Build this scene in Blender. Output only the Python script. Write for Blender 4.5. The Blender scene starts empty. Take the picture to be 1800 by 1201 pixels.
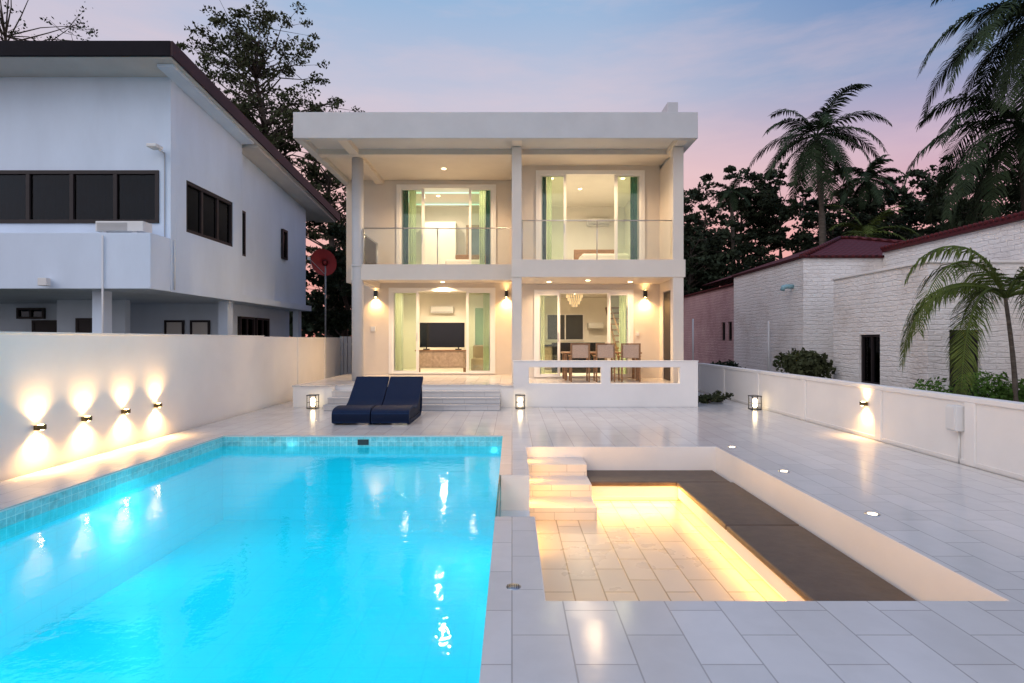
import bpy, bmesh, math, random
import numpy as np
from mathutils import Vector, Matrix
scene=bpy.context.scene
COL=scene.collection
R=math.radians

# ---------------------------------------------------------------- materials
def nt(m):
    m.use_nodes=True
    t=m.node_tree; t.nodes.clear()
    return t
def N(t,typ,**kw):
    n=t.nodes.new(typ)
    for k,v in kw.items(): setattr(n,k,v)
    return n
def setin(n,**kw):
    for k,v in kw.items(): n.inputs[k.replace('_',' ')].default_value=v
def rgba(c): return (c[0],c[1],c[2],1)
def pos(t,scale=(1,1,1),rot=(0,0,0)):
    g=N(t,'ShaderNodeNewGeometry'); m=N(t,'ShaderNodeMapping')
    m.inputs['Scale'].default_value=scale; m.inputs['Rotation'].default_value=rot
    t.links.new(g.outputs['Position'],m.inputs['Vector'])
    return m.outputs['Vector']
def noise(t,vec,scale,detail=3,rough=.5):
    n=N(t,'ShaderNodeTexNoise'); setin(n,Scale=scale,Detail=detail,Roughness=rough)
    t.links.new(vec,n.inputs['Vector']); return n.outputs['Fac']
def ramp(t,fac,stops):
    r=N(t,'ShaderNodeValToRGB'); e=r.color_ramp.elements
    while len(e)<len(stops): e.new(.5)
    for i,(p,c) in enumerate(stops): e[i].position=p; e[i].color=rgba(c) if len(c)==3 else c
    t.links.new(fac,r.inputs['Fac']); return r.outputs['Color']
def mulc(c,k): return tuple(min(1,x*k) for x in c)
def mat(name,color,rough=.5,metal=0,vary=.12,vscale=1.5,bump=0,bscale=30,bdist=.01,emit=None,estr=0,vec=(1,1,1),spec=.5,transl=0):
    m=bpy.data.materials.new(name); t=nt(m)
    o=N(t,'ShaderNodeOutputMaterial'); p=N(t,'ShaderNodeBsdfPrincipled')
    v=pos(t,vec)
    f=noise(t,v,vscale,6,.6)
    c=ramp(t,f,[(.3,mulc(color,1-vary)),(.7,mulc(color,1+vary*.6))])
    t.links.new(c,p.inputs['Base Color'])
    setin(p,Roughness=rough,Metallic=metal)
    p.inputs['Specular IOR Level'].default_value=spec
    if bump:
        b=N(t,'ShaderNodeBump'); setin(b,Strength=bump,Distance=bdist)
        t.links.new(noise(t,v,bscale,4),b.inputs['Height']); t.links.new(b.outputs[0],p.inputs['Normal'])
    if emit:
        p.inputs['Emission Color'].default_value=rgba(emit); p.inputs['Emission Strength'].default_value=estr
    if transl:
        tl=N(t,'ShaderNodeBsdfTranslucent'); t.links.new(c,tl.inputs[0]); ms=N(t,'ShaderNodeMixShader'); ms.inputs[0].default_value=transl
        t.links.new(p.outputs[0],ms.inputs[1]); t.links.new(tl.outputs[0],ms.inputs[2]); t.links.new(ms.outputs[0],o.inputs[0]); return m
    t.links.new(p.outputs[0],o.inputs[0]); return m
def emat(name,color,s):
    m=bpy.data.materials.new(name); t=nt(m)
    o=N(t,'ShaderNodeOutputMaterial'); e=N(t,'ShaderNodeEmission')
    e.inputs[0].default_value=rgba(color); e.inputs[1].default_value=s
    t.links.new(e.outputs[0],o.inputs[0]); return m
def glassmat(name,tint=(.9,.97,.95),ior=1.45,rough=0.0):
    m=bpy.data.materials.new(name); t=nt(m)
    o=N(t,'ShaderNodeOutputMaterial'); tr=N(t,'ShaderNodeBsdfTransparent'); g=N(t,'ShaderNodeBsdfGlossy')
    tr.inputs[0].default_value=rgba(tint); g.inputs['Roughness'].default_value=rough
    f=N(t,'ShaderNodeFresnel'); f.inputs[0].default_value=ior
    mx=N(t,'ShaderNodeMixShader')
    t.links.new(f.outputs[0],mx.inputs[0]); t.links.new(tr.outputs[0],mx.inputs[1]); t.links.new(g.outputs[0],mx.inputs[2])
    t.links.new(mx.outputs[0],o.inputs[0]); return m
def vertuv(t):
    g=N(t,'ShaderNodeNewGeometry'); s=N(t,'ShaderNodeSeparateXYZ'); a=N(t,'ShaderNodeMath',operation='ADD'); c=N(t,'ShaderNodeCombineXYZ')
    t.links.new(g.outputs['Position'],s.inputs[0]); t.links.new(s.outputs[0],a.inputs[0]); t.links.new(s.outputs[1],a.inputs[1])
    t.links.new(a.outputs[0],c.inputs[0]); t.links.new(s.outputs[2],c.inputs[1]); return c.outputs[0]
def tilemat(name,c1,c2,mortar,bw,rh,ms=.006,rot=0,vertical=False,rough=.25,vein=.15,bump=.3,offset=.5,emit=0,wav=.25,vs=1.1):
    m=bpy.data.materials.new(name); t=nt(m)
    o=N(t,'ShaderNodeOutputMaterial'); p=N(t,'ShaderNodeBsdfPrincipled')
    v=vertuv(t) if vertical else pos(t,(1,1,1),(0,0,rot))
    b=N(t,'ShaderNodeTexBrick'); b.offset=offset
    b.inputs['Color1'].default_value=rgba(c1); b.inputs['Color2'].default_value=rgba(c2); b.inputs['Mortar'].default_value=rgba(mortar)
    setin(b,Scale=1.0,Mortar_Size=ms,Mortar_Smooth=.3,Bias=0.0,Brick_Width=bw,Row_Height=rh)
    t.links.new(v,b.inputs['Vector'])
    g2=pos(t)
    n1=noise(t,g2,vs,7,.6)
    vv=ramp(t,n1,[(.3,(1-vein,)*3),(.48,(1,1,1)),(.55,(1-vein*.5,)*3),(.62,(1,1,1)),(.8,(1-vein*.5,)*3)])
    mx=N(t,'ShaderNodeMixRGB',blend_type='MULTIPLY'); mx.inputs[0].default_value=1
    t.links.new(b.outputs['Color'],mx.inputs[1]); t.links.new(vv,mx.inputs[2]); t.links.new(mx.outputs[0],p.inputs['Base Color'])
    n2=noise(t,g2,2.5,4)
    rr=N(t,'ShaderNodeMapRange'); rr.inputs['To Min'].default_value=rough*.7; rr.inputs['To Max'].default_value=rough*1.4
    t.links.new(n2,rr.inputs['Value'])
    t.links.new(rr.outputs[0],p.inputs['Roughness'])
    inv=N(t,'ShaderNodeMath',operation='MULTIPLY_ADD'); inv.inputs[1].default_value=-1.0; 
    t.links.new(b.outputs['Fac'],inv.inputs[0]); 
    k=N(t,'ShaderNodeMath',operation='MULTIPLY'); k.inputs[1].default_value=wav; t.links.new(noise(t,g2,5,2),k.inputs[0])
    t.links.new(k.outputs[0],inv.inputs[2])
    bp=N(t,'ShaderNodeBump'); setin(bp,Strength=bump,Distance=.006)
    t.links.new(inv.outputs[0],bp.inputs['Height']); t.links.new(bp.outputs[0],p.inputs['Normal'])
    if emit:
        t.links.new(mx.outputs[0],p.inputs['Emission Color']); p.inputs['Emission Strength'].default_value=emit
    t.links.new(p.outputs[0],o.inputs[0]); return m

M={}
M['house']=mat('cream_render_paint',(.69,.62,.535),.7,vary=.05,bump=.15,bscale=60,bdist=.003)
M['fascia']=mat('pale_grey_render',(.54,.54,.54),.6,vary=.06,bump=.12,bscale=50,bdist=.003)
M['white']=mat('white_wall_paint',(.82,.79,.75),.6,vary=.05,vscale=1.1,bump=.2,bscale=40,bdist=.004)
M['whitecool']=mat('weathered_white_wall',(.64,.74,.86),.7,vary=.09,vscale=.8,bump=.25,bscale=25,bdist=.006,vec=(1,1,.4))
M['inner']=mat('interior_cream_paint',(.82,.78,.69),.7,vary=.05)
M['innerwhite']=mat('interior_white_paint',(.84,.82,.76),.7,vary=.04)
M['alu']=mat('white_aluminium',(.84,.82,.78),.35,vary=.04)
M['black']=mat('black_metal',(.02,.02,.022),.35,vary=.2)
M['brass']=mat('dark_brass',(.12,.085,.03),.35,.6,vary=.2)
M['darkbrown']=mat('dark_brown_frame',(.022,.017,.018),.45,vary=.2,spec=.3)
M['fasciadark']=mat('near_black_fascia',(.010,.009,.013),.7,vary=.3,spec=.1)
M['fasciared']=mat('reddish_brown_eave_board',(.040,.016,.020),.55,vary=.3,spec=.2)
M['soffit']=mat('soffit_board',(.60,.57,.53),.7,vary=.08)
M['steel']=mat('brushed_steel',(.6,.6,.58),.3,1,vary=.1)
M['cushion']=mat('brown_leatherette',(.125,.085,.058),.5,vary=.2,vscale=6,bump=.25,bscale=18,bdist=.01,spec=.35)
M['wood']=mat('warm_wood',(.28,.15,.07),.4,vary=.35,vscale=4,vec=(1,6,6))
M['woodpale']=mat('pale_carved_wood',(.42,.32,.24),.5,vary=.3,vscale=12,bump=.6,bscale=40,bdist=.01)
M['woven']=mat('beige_woven_fabric',(.46,.34,.26),.8,vary=.15,vscale=30)
M['tv']=mat('black_screen',(.008,.008,.01),.12,vary=.1)
M['green']=mat('green_curtain_fabric',(.035,.15,.12),.8,vary=.2,transl=.25)
M['teal']=mat('dark_teal_curtain',(.02,.08,.09),.8,vary=.2,transl=.2)
M['sheer']=mat('sheer_lime_curtain',(.70,.77,.60),.9,vary=.06,transl=.6)
M['sheerwhite']=mat('sheer_cream_curtain',(.80,.82,.72),.9,vary=.06,transl=.6)
M['greycurtain']=mat('grey_curtain',(.16,.20,.24),.9,vary=.25,vscale=3)
M['linen']=mat('white_linen',(.8,.78,.74),.9,vary=.06,bump=.3,bscale=8,bdist=.02)
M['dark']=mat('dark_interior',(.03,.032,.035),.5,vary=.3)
M['glass']=glassmat('clear_glass',(.95,.98,.97))
M['glassgreen']=glassmat('green_tinted_glass',(.95,.985,.93),1.45)
M['glassdark']=glassmat('dark_window_glass',(.28,.37,.43),1.33)
M['plastic']=mat('off_white_plastic',(.7,.7,.68),.4,vary=.05)
M['grey']=mat('grey_paint',(.35,.36,.38),.5,vary=.1)
M['red']=mat('red_mesh_paint',(.35,.03,.03),.5,vary=.15)
M['bulb']=emat('warm_bulb_glow',(1,.66,.28),60)
M['bulbw']=emat('neutral_bulb_glow',(1,.78,.46),10)
M['led']=emat('warm_led_strip',(1,.56,.13),4)
M['lcd']=emat('cool_cove_glow',(.72,1,.78),1.2)
M['poollamp']=emat('pool_lamp_glow',(.6,.95,1),1.8)
M['deck']=tilemat('glazed_stone_deck_tile',(.61,.585,.56),(.68,.655,.63),(.42,.40,.38),.56,.31,.005,rot=R(90),rough=.16,vein=.08,bump=.35,wav=.7)
M['pitfloor']=tilemat('pit_stone_tile',(.56,.50,.40),(.63,.56,.45),(.30,.24,.16),.5,.27,.008,rot=R(90),rough=.28,vein=.02,bump=.4,wav=.5)  # deck tile tinted warm: golden lamp light put into the base colour
M['steptile']=tilemat('step_stone_tile',(.60,.57,.54),(.66,.63,.60),(.40,.39,.38),.5,.13,.004,vertical=True,rough=.35,vein=.06)
M['waterline']=tilemat('turquoise_waterline_tile',(.16,.52,.55),(.24,.60,.62),(.38,.68,.68),.10,.095,.005,vertical=True,rough=.15,vein=.4,bump=.2,offset=0,emit=.08,vs=6)  # weak emission added so the tile seems lit from the water
M['basin']=tilemat('pale_blue_pool_tile',(.12,.70,.80),(.125,.715,.815),(.10,.66,.77),.4,.4,.012,rough=.4,vein=.05,bump=.1,offset=0,emit=.10)  # emission imitates pool-lamp light on the floor tiles
M['basinwall']=tilemat('pale_blue_pool_wall_tile',(.12,.66,.78),(.125,.68,.80),(.10,.61,.74),.4,.2,.01,vertical=True,rough=.4,vein=.05,bump=.1,emit=.08)  # same lamp-light glow put into the basin walls
M['trunk']=mat('tree_bark',(.08,.062,.05),.9,vary=.35,vscale=5,bump=.5,bscale=15,bdist=.03,spec=.2)
M['palmtrunk']=mat('palm_bark',(.13,.11,.09),.9,vary=.4,vscale=3,vec=(1,1,6),bump=.6,bscale=8,bdist=.03,spec=.2)
def leafmat(name,a,b): return mat(name,a,.75,vary=b,vscale=1.2,spec=.12)
M['leaf']=leafmat('olive_leaf',(.060,.070,.032),.55)
M['leafd']=leafmat('dark_green_leaf',(.030,.042,.023),.65)  # plain dark green, duller than the olive leaf
M['palmleaf']=leafmat('palm_leaf',(.032,.052,.024),.5)
M['palmleafb']=leafmat('fresh_palm_leaf',(.085,.115,.026),.55)
M['bush']=leafmat('bright_hedge_leaf',(.10,.20,.04),.5)
M['earth']=mat('grass_and_earth',(.06,.065,.04),.95,vary=.5,vscale=.6,bump=.5,bscale=10,bdist=.03)

# wicker
m=bpy.data.materials.new('navy_wicker'); t=nt(m); o=N(t,'ShaderNodeOutputMaterial'); p=N(t,'ShaderNodeBsdfPrincipled')
w1=N(t,'ShaderNodeTexWave'); setin(w1,Scale=14.0,Distortion=.6); t.links.new(pos(t),w1.inputs[0])
w2=N(t,'ShaderNodeTexWave',bands_direction='Y'); setin(w2,Scale=14.0,Distortion=.6); t.links.new(pos(t,(1,1,1)),w2.inputs[0])
mx=N(t,'ShaderNodeMath',operation='MULTIPLY'); t.links.new(w1.outputs['Fac'],mx.inputs[0]); t.links.new(w2.outputs['Fac'],mx.inputs[1])
t.links.new(ramp(t,mx.outputs[0],[(0,(.002,.008,.028)),(1,(.008,.036,.11))]),p.inputs['Base Color'])
b=N(t,'ShaderNodeBump'); setin(b,Strength=.6,Distance=.008); t.links.new(mx.outputs[0],b.inputs['Height']); t.links.new(b.outputs[0],p.inputs['Normal'])
setin(p,Roughness=.6); p.inputs['Specular IOR Level'].default_value=.15; t.links.new(p.outputs[0],o.inputs[0]); M['wicker']=m
# whitewashed rough brick / hand-thrown stucco
def rough(name,ca,cb,cc,rh=.15,bw=.42):
    m=bpy.data.materials.new(name); t=nt(m); o=N(t,'ShaderNodeOutputMaterial'); p=N(t,'ShaderNodeBsdfPrincipled')
    uv=vertuv(t)
    nz=N(t,'ShaderNodeTexNoise'); setin(nz,Scale=2.4,Detail=2.0); t.links.new(uv,nz.inputs['Vector'])
    sc=N(t,'ShaderNodeVectorMath',operation='SCALE'); sc.inputs['Scale'].default_value=.11; t.links.new(nz.outputs['Color'],sc.inputs[0])
    av=N(t,'ShaderNodeVectorMath',operation='ADD'); t.links.new(uv,av.inputs[0]); t.links.new(sc.outputs[0],av.inputs[1])
    b=N(t,'ShaderNodeTexBrick'); setin(b,Scale=1.0,Mortar_Size=.016,Mortar_Smooth=1.0,Brick_Width=bw,Row_Height=rh); t.links.new(av.outputs[0],b.inputs['Vector'])
    n1=noise(t,pos(t,(1,1,2.0)),10,4,.5); n2=noise(t,pos(t),.7,7,.7)
    ad=N(t,'ShaderNodeMath',operation='MULTIPLY_ADD'); ad.inputs[1].default_value=-.4; t.links.new(b.outputs['Fac'],ad.inputs[0]); t.links.new(n1,ad.inputs[2])
    t.links.new(ramp(t,n2,[(.3,ca),(.5,cb),(.7,cc)]),p.inputs['Base Color'])
    bp=N(t,'ShaderNodeBump'); setin(bp,Strength=.85,Distance=.032); t.links.new(ad.outputs[0],bp.inputs['Height']); t.links.new(bp.outputs[0],p.inputs['Normal'])
    setin(p,Roughness=.8); t.links.new(p.outputs[0],o.inputs[0]); return m
M['stucco']=rough('whitewashed_rough_brick',(.68,.62,.57),(.84,.80,.76),(.90,.88,.85),.115,.33)
M['stuccopink']=rough('pinkish_rough_brick',(.36,.20,.20),(.48,.30,.30),(.56,.38,.37),.115,.3)
# roof tile
m=bpy.data.materials.new('dark_red_roof_tile'); t=nt(m); o=N(t,'ShaderNodeOutputMaterial'); p=N(t,'ShaderNodeBsdfPrincipled')
w1=N(t,'ShaderNodeTexWave'); setin(w1,Scale=1.6,Distortion=0.0); t.links.new(pos(t),w1.inputs[0])
w2=N(t,'ShaderNodeTexWave',bands_direction='Z',wave_profile='SAW'); setin(w2,Scale=2.2,Distortion=0.0); t.links.new(pos(t),w2.inputs[0])
ad=N(t,'ShaderNodeMath',operation='ADD'); t.links.new(w1.outputs['Fac'],ad.inputs[0]); t.links.new(w2.outputs['Fac'],ad.inputs[1])
t.links.new(ramp(t,ad.outputs[0],[(0,(.04,.01,.013)),(1,(.13,.022,.027))]),p.inputs['Base Color'])
b=N(t,'ShaderNodeBump'); setin(b,Strength=1.0,Distance=.08); t.links.new(ad.outputs[0],b.inputs['Height']); t.links.new(b.outputs[0],p.inputs['Normal'])
setin(p,Roughness=.6); p.inputs['Specular IOR Level'].default_value=.25; t.links.new(p.outputs[0],o.inputs[0]); M['rooftile']=m
# water
m=bpy.data.materials.new('pool_water_with_glow'); t=nt(m); o=N(t,'ShaderNodeOutputMaterial')
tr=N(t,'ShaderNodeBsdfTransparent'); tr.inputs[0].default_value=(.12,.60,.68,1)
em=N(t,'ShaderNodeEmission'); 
c=ramp(t,noise(t,pos(t),.5,3,.5),[(.3,(.0,.27,.385)),(.7,(.0,.35,.465))]); t.links.new(c,em.inputs[0]); em.inputs[1].default_value=.84  # cyan emission stands in for lamp light scattered in the water
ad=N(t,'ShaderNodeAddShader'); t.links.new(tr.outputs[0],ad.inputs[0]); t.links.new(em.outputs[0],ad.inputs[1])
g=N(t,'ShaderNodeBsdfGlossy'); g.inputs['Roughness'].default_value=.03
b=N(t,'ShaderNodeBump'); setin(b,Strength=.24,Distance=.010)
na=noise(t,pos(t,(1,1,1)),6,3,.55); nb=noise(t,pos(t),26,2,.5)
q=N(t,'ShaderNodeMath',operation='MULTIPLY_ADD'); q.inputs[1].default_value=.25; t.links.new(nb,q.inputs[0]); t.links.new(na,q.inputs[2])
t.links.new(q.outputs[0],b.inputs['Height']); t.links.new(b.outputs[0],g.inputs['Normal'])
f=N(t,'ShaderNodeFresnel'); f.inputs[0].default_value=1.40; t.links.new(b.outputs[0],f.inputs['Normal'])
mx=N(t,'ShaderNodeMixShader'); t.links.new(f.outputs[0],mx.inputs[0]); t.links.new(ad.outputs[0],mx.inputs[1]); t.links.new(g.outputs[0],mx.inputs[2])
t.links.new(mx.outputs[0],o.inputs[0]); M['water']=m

# ---------------------------------------------------------------- builders
def thing(name,loc,label,cat,group=None):
    e=bpy.data.objects.new(name,None); e.empty_display_size=.2; e.location=loc; COL.objects.link(e)
    e['label']=label; e['category']=cat
    if group: e['group']=group
    return e
def meta(o,label,cat,group=None):
    o['label']=label; o['category']=cat
    if group: o['group']=group
    return o
def wloc(o):
    v=Vector(o.location)
    if o.parent: v=wloc(o.parent)+ (o.matrix_parent_inverse.translation+v)
    return v
def mk(name,verts,faces,mt,parent=None,smooth=False,bevel=0,recalc=True,origin=None):
    vs=np.array(verts,dtype=float)
    if origin is None:
        c=(vs.min(0)+vs.max(0))/2; c[2]=vs[:,2].min()
    else: c=np.array(origin,dtype=float)
    me=bpy.data.meshes.new(name); me.from_pydata((vs-c).tolist(),[],faces)
    me.materials.append(mt)
    if recalc:
        bm=bmesh.new(); bm.from_mesh(me); bmesh.ops.recalc_face_normals(bm,faces=bm.faces); bm.to_mesh(me); bm.free()
    if smooth: me.polygons.foreach_set('use_smooth',[True]*len(me.polygons))
    ob=bpy.data.objects.new(name,me); ob.location=c; COL.objects.link(ob)
    if parent:
        ob.parent=parent; ob.matrix_parent_inverse=Matrix.Translation(-wloc(parent))
    if bevel:
        b=ob.modifiers.new('bevel','BEVEL'); b.width=bevel; b.segments=2; b.limit_method='ANGLE'
    return ob
def bxv(x0,x1,y0,y1,z0,z1):
    return [(x0,y0,z0),(x1,y0,z0),(x1,y1,z0),(x0,y1,z0),(x0,y0,z1),(x1,y0,z1),(x1,y1,z1),(x0,y1,z1)]
BF=[(0,3,2,1),(4,5,6,7),(0,1,5,4),(1,2,6,5),(2,3,7,6),(3,0,4,7)]
def box(name,x0,x1,y0,y1,z0,z1,mt,parent=None,bevel=0):
    return mk(name,bxv(x0,x1,y0,y1,z0,z1),BF,mt,parent,bevel=bevel)
def boxes(name,lst,mt,parent=None,bevel=0):
    V=[];F=[]
    for b in lst:
        k=len(V); V+=bxv(*b); F+=[tuple(i+k for i in f) for f in BF]
    return mk(name,V,F,mt,parent,bevel=bevel)
def each(name,lst,mt,parent=None,bevel=0):
    for b in lst: box(name,*b,mt,parent,bevel)
def grid(name,u0,u1,v0,v1,w0,w1,holes,axes,mt,parent=None,bevel=0):
    us=sorted(set([u0,u1]+[h[0] for h in holes]+[h[1] for h in holes])); vs=sorted(set([v0,v1]+[h[2] for h in holes]+[h[3] for h in holes]))
    us=[u for u in us if u0<=u<=u1]; vs=[v for v in vs if v0<=v<=v1]
    def solid(i,j):
        if i<0 or j<0 or i>=len(us)-1 or j>=len(vs)-1: return False
        cu=(us[i]+us[i+1])/2; cv=(vs[j]+vs[j+1])/2
        return not any(h[0]<cu<h[1] and h[2]<cv<h[3] for h in holes)
    V={};L=[];F=[]
    def vid(i,j,k):
        key=(i,j,k)
        if key not in V:
            u,v,w=us[i],vs[j],(w0,w1)[k]
            L.append({'xz':(u,w,v),'yz':(w,u,v),'xy':(u,v,w)}[axes]); V[key]=len(L)-1
        return V[key]
    for i in range(len(us)-1):
        for j in range(len(vs)-1):
            if not solid(i,j): continue
            for k in (0,1): F.append((vid(i,j,k),vid(i+1,j,k),vid(i+1,j+1,k),vid(i,j+1,k)))
            if not solid(i-1,j): F.append((vid(i,j,0),vid(i,j+1,0),vid(i,j+1,1),vid(i,j,1)))
            if not solid(i+1,j): F.append((vid(i+1,j,0),vid(i+1,j+1,0),vid(i+1,j+1,1),vid(i+1,j,1)))
            if not solid(i,j-1): F.append((vid(i,j,0),vid(i+1,j,0),vid(i+1,j,1),vid(i,j,1)))
            if not solid(i,j+1): F.append((vid(i,j+1,0),vid(i+1,j+1,0),vid(i+1,j+1,1),vid(i,j+1,1)))
    return mk(name,L,F,mt,parent,bevel=bevel)
def tubev(path,radii,n=8):
    V=[];F=[];P=[Vector(p) for p in path]
    for i,p in enumerate(P):
        d=(P[min(i+1,len(P)-1)]-P[max(i-1,0)]).normalized()
        a=d.cross(Vector((0,0,1))); 
        if a.length<.05: a=d.cross(Vector((0,1,0)))
        a.normalize(); b=d.cross(a)
        for k in range(n):
            th=2*math.pi*k/n; q=p+(a*math.cos(th)+b*math.sin(th))*radii[i]; V.append(tuple(q))
    for i in range(len(P)-1):
        for k in range(n):
            F.append((i*n+k,i*n+(k+1)%n,(i+1)*n+(k+1)%n,(i+1)*n+k))
    F.append(tuple(range(n))[::-1]); F.append(tuple(range((len(P)-1)*n,len(P)*n)))
    return V,F
def tube(name,path,radii,mt,parent=None,n=12):
    if not isinstance(radii,(list,tuple)): radii=[radii]*len(path)
    V,F=tubev(path,radii,n); return mk(name,V,F,mt,parent,smooth=n>6)
def tubes(name,lst,mt,parent=None,n=6):
    V=[];F=[]
    for path,r in lst:
        if not isinstance(r,(list,tuple)): r=[r]*len(path)
        v,f=tubev(path,r,n); k=len(V); V+=v; F+=[tuple(i+k for i in q) for q in f]
    return mk(name,V,F,mt,parent,smooth=n>6)
def copy_thing(src,loc,label=None):
    d=src.copy(); COL.objects.link(d); d.location=loc
    if label: d['label']=label
    def rec(a,b):
        for c in a.children:
            k=c.copy(); COL.objects.link(k); k.parent=b; k.matrix_parent_inverse=c.matrix_parent_inverse.copy()
            rec(c,k)
    rec(src,d); return d
def lamp(kind,loc,energy,color,parent=None,size=.03,rot=(0,0,0),spot=None,blend=.4,sx=None,sy=None,name='lamp'):
    L=bpy.data.lights.new(name,kind); L.energy=energy; L.color=color
    if kind=='AREA':
        L.shape='RECTANGLE'; L.size=sx; L.size_y=sy
    else: L.shadow_soft_size=size
    if kind=='SPOT': L.spot_size=R(spot); L.spot_blend=blend
    o=bpy.data.objects.new(name,L); o.location=loc; o.rotation_euler=rot; COL.objects.link(o)
    if parent: o.parent=parent; o.matrix_parent_inverse=Matrix.Translation(-wloc(parent))
    return o
WARM=(1,.58,.22); WARM2=(1,.69,.40); GOLD=(1,.50,.10)
def struct(o): o['kind']='structure'; return o

# ---------------------------------------------------------------- setting ground / deck
PX0,PX1,PY0,PY1=-4.8,-.15,.6,9.45
QX0,QX1,QY0,QY1=.2,3.05,3.48,8.5
holes=[(-5.75,5.75,-1.5,20)]
g=grid('ground',-300,300,-100,500,-.35,-.03,holes,'xy',M['earth']); struct(g)
d=grid('deck_paving',-5.75,5.75,-1.5,20,-.14,0,[(PX0,PX1,PY0,PY1),(QX0,QX1,QY0,QY1),(PX1,QX0,5.14,6.72)],'xy',M['deck']); struct(d)

# pool
pool=thing('swimming_pool',(-2.5,5,-1.4),'rectangular tiled swimming pool glowing bright turquoise, set in paving','pool')
def shell(name,x0,x1,y0,y1,z0,z1,mt,parent):
    return mk(name,[(x0,y0,z0),(x1,y0,z0),(x1,y1,z0),(x0,y1,z0),(x0,y0,z1),(x1,y0,z1),(x1,y1,z1),(x0,y1,z1)],[(0,4,5,1),(1,5,6,2),(2,6,7,3),(3,7,4,0)],mt,parent,recalc=False)
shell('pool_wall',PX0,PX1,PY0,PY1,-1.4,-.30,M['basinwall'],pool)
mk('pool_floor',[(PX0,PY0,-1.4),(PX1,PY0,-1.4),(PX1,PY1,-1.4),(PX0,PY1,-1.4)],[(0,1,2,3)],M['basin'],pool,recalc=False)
e=.004
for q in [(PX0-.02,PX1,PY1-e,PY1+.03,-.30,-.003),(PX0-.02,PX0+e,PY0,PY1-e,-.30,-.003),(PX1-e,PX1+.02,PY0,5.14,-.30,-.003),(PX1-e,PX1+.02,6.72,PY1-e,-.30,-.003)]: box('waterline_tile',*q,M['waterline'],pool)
for q in [(PX0+.013,PX1-.03,PY1-.012,PY1+.02,-.02,.004),(PX0-.02,PX0+.012,PY0,PY1+.02,-.02,.004)]: box('pool_edge_trim',*q,M['steptile'],pool)
box('pool_skimmer',-2.56,-2.38,PY1-.02,PY1+.01,-.15,-.06,M['dark'],pool)
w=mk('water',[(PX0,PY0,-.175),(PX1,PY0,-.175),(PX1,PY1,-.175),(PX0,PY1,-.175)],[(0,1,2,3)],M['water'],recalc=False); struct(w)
for (x,y,dx) in [(PX1,3.4,-1),(PX1,7.6,-1),(PX0,7.0,1),(PX0,4.6,1),(PX0,2.6,1),(-1.6,PY0,0)]:  # left-wall discs are added, standing in for sconce reflections
    if dx: 
        path=[(x,y,-.55),(x+dx*.05,y,-.55)]
        lp=(x+dx*.20,y,-.60)
    else: path=[(x,y,-.55),(x,y+.05,-.55)]; lp=(x,y+.3,-.60)
    tube('pool_light',path,[.09,.08],M['poollamp'],pool,16)
    lamp('POINT',lp,20,(.50,.95,1),pool,.02)
for (x,y) in [(-2.5,2.2),(-2.5,5.0),(-2.5,7.8)]:
    lamp('AREA',(x,y,-.30),17,(.5,.97,1),pool,sx=3.5,sy=2.4)  # added fill lamps without fixtures, spread the cyan light evenly

# sunken lounge
pit=thing('sunken_lounge',(1.6,6,-.62),'sunken conversation pit with white walls and golden light strips','sunken lounge')
mk('pit_floor',[(QX0,QY0,-.62),(QX1,QY0,-.62),(QX1,QY1,-.62),(QX0,QY1,-.62)],[(0,1,2,3)],M['pitfloor'],pit,recalc=False)
each('pit_wall',[(QX0+.007,QX1-.007,QY1-.02,QY1+.02,-.62,-.0035),(QX1-.006,QX1+.05,QY0+.007,QY1+.02,-.62,-.0035),(QX0,QX1,QY0-.04,QY0+.006,-.62,-.0035),
  (PX1+.02,QX0+.006,QY0,5.145,-.62,-.0035),(PX1+.02,QX0+.006,6.714,QY1+.02,-.62,-.0035),(PX1+.02,QX0+.005,5.146,6.713,-.62,-.42)],M['white'],pit)
gp=box('glass_panel',PX1-.004,PX1+.014,5.15,6.71,-.60,-.01,M['glassgreen'],pit)
for i in range(3):
    z=-.155*(i+1); yf=[7.98,7.48,6.98][i]
    box('step',QX0+.008,1.05-.001*i,yf,8.478-.001*i,-.62+.001*i,z,M['steptile'],pit,bevel=.003)
    box('led_strip',QX0+.0075,QX0+.018,yf+.03,yf+.40,z+.005,z+.02,M['led'],pit)
    lamp('AREA',(QX0+.03,yf+.22,z+.10),3.0,GOLD,pit,sx=.35,sy=.03,rot=(0,R(-60),0))
lamp('AREA',(.62,6.90,-.20),4,GOLD,pit,sx=.8,sy=.05,rot=(R(60),0,0))  # fill lamps added for golden glow on steps and floor, no fixtures
lamp('AREA',(QX0+.04,6.3,-.45),5,GOLD,pit,sx=.3,sy=.9,rot=(0,R(-60),0))
sx=2.27
each('seat_base',[(sx,QX1-.008,QY0+.008,QY1-.021,-.56,-.41),(1.052,sx,7.79,QY1-.021,-.56,-.411),(sx+.06,QX1-.009,QY0+.009,QY1-.03,-.62,-.56),(1.06,sx+.06,7.85,QY1-.03,-.62,-.56)],M['white'],pit)
each('led_strip',[(sx+.035,sx+.058,QY0+.01,7.79,-.605,-.585),(1.07,sx,7.825,7.848,-.605,-.585)],M['led'],pit)
lamp('AREA',(sx+.02,5.6,-.562),8,GOLD,pit,sx=.04,sy=4.2,rot=(0,R(40),0))
lamp('AREA',(1.66,7.80,-.562),7,GOLD,pit,sx=1.15,sy=.04,rot=(R(-40),0,0))
lamp('AREA',(sx-.008,5.9,-.47),20,GOLD,pit,sx=.03,sy=3.6,rot=(0,R(96),0))
lamp('AREA',(1.66,7.782,-.46),12,GOLD,pit,sx=1.1,sy=.03,rot=(R(-92),0,0))
box('wall_light',QX0+.007,QX0+.03,3.98,4.06,-.50,-.22,M['led'],pit)
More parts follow.
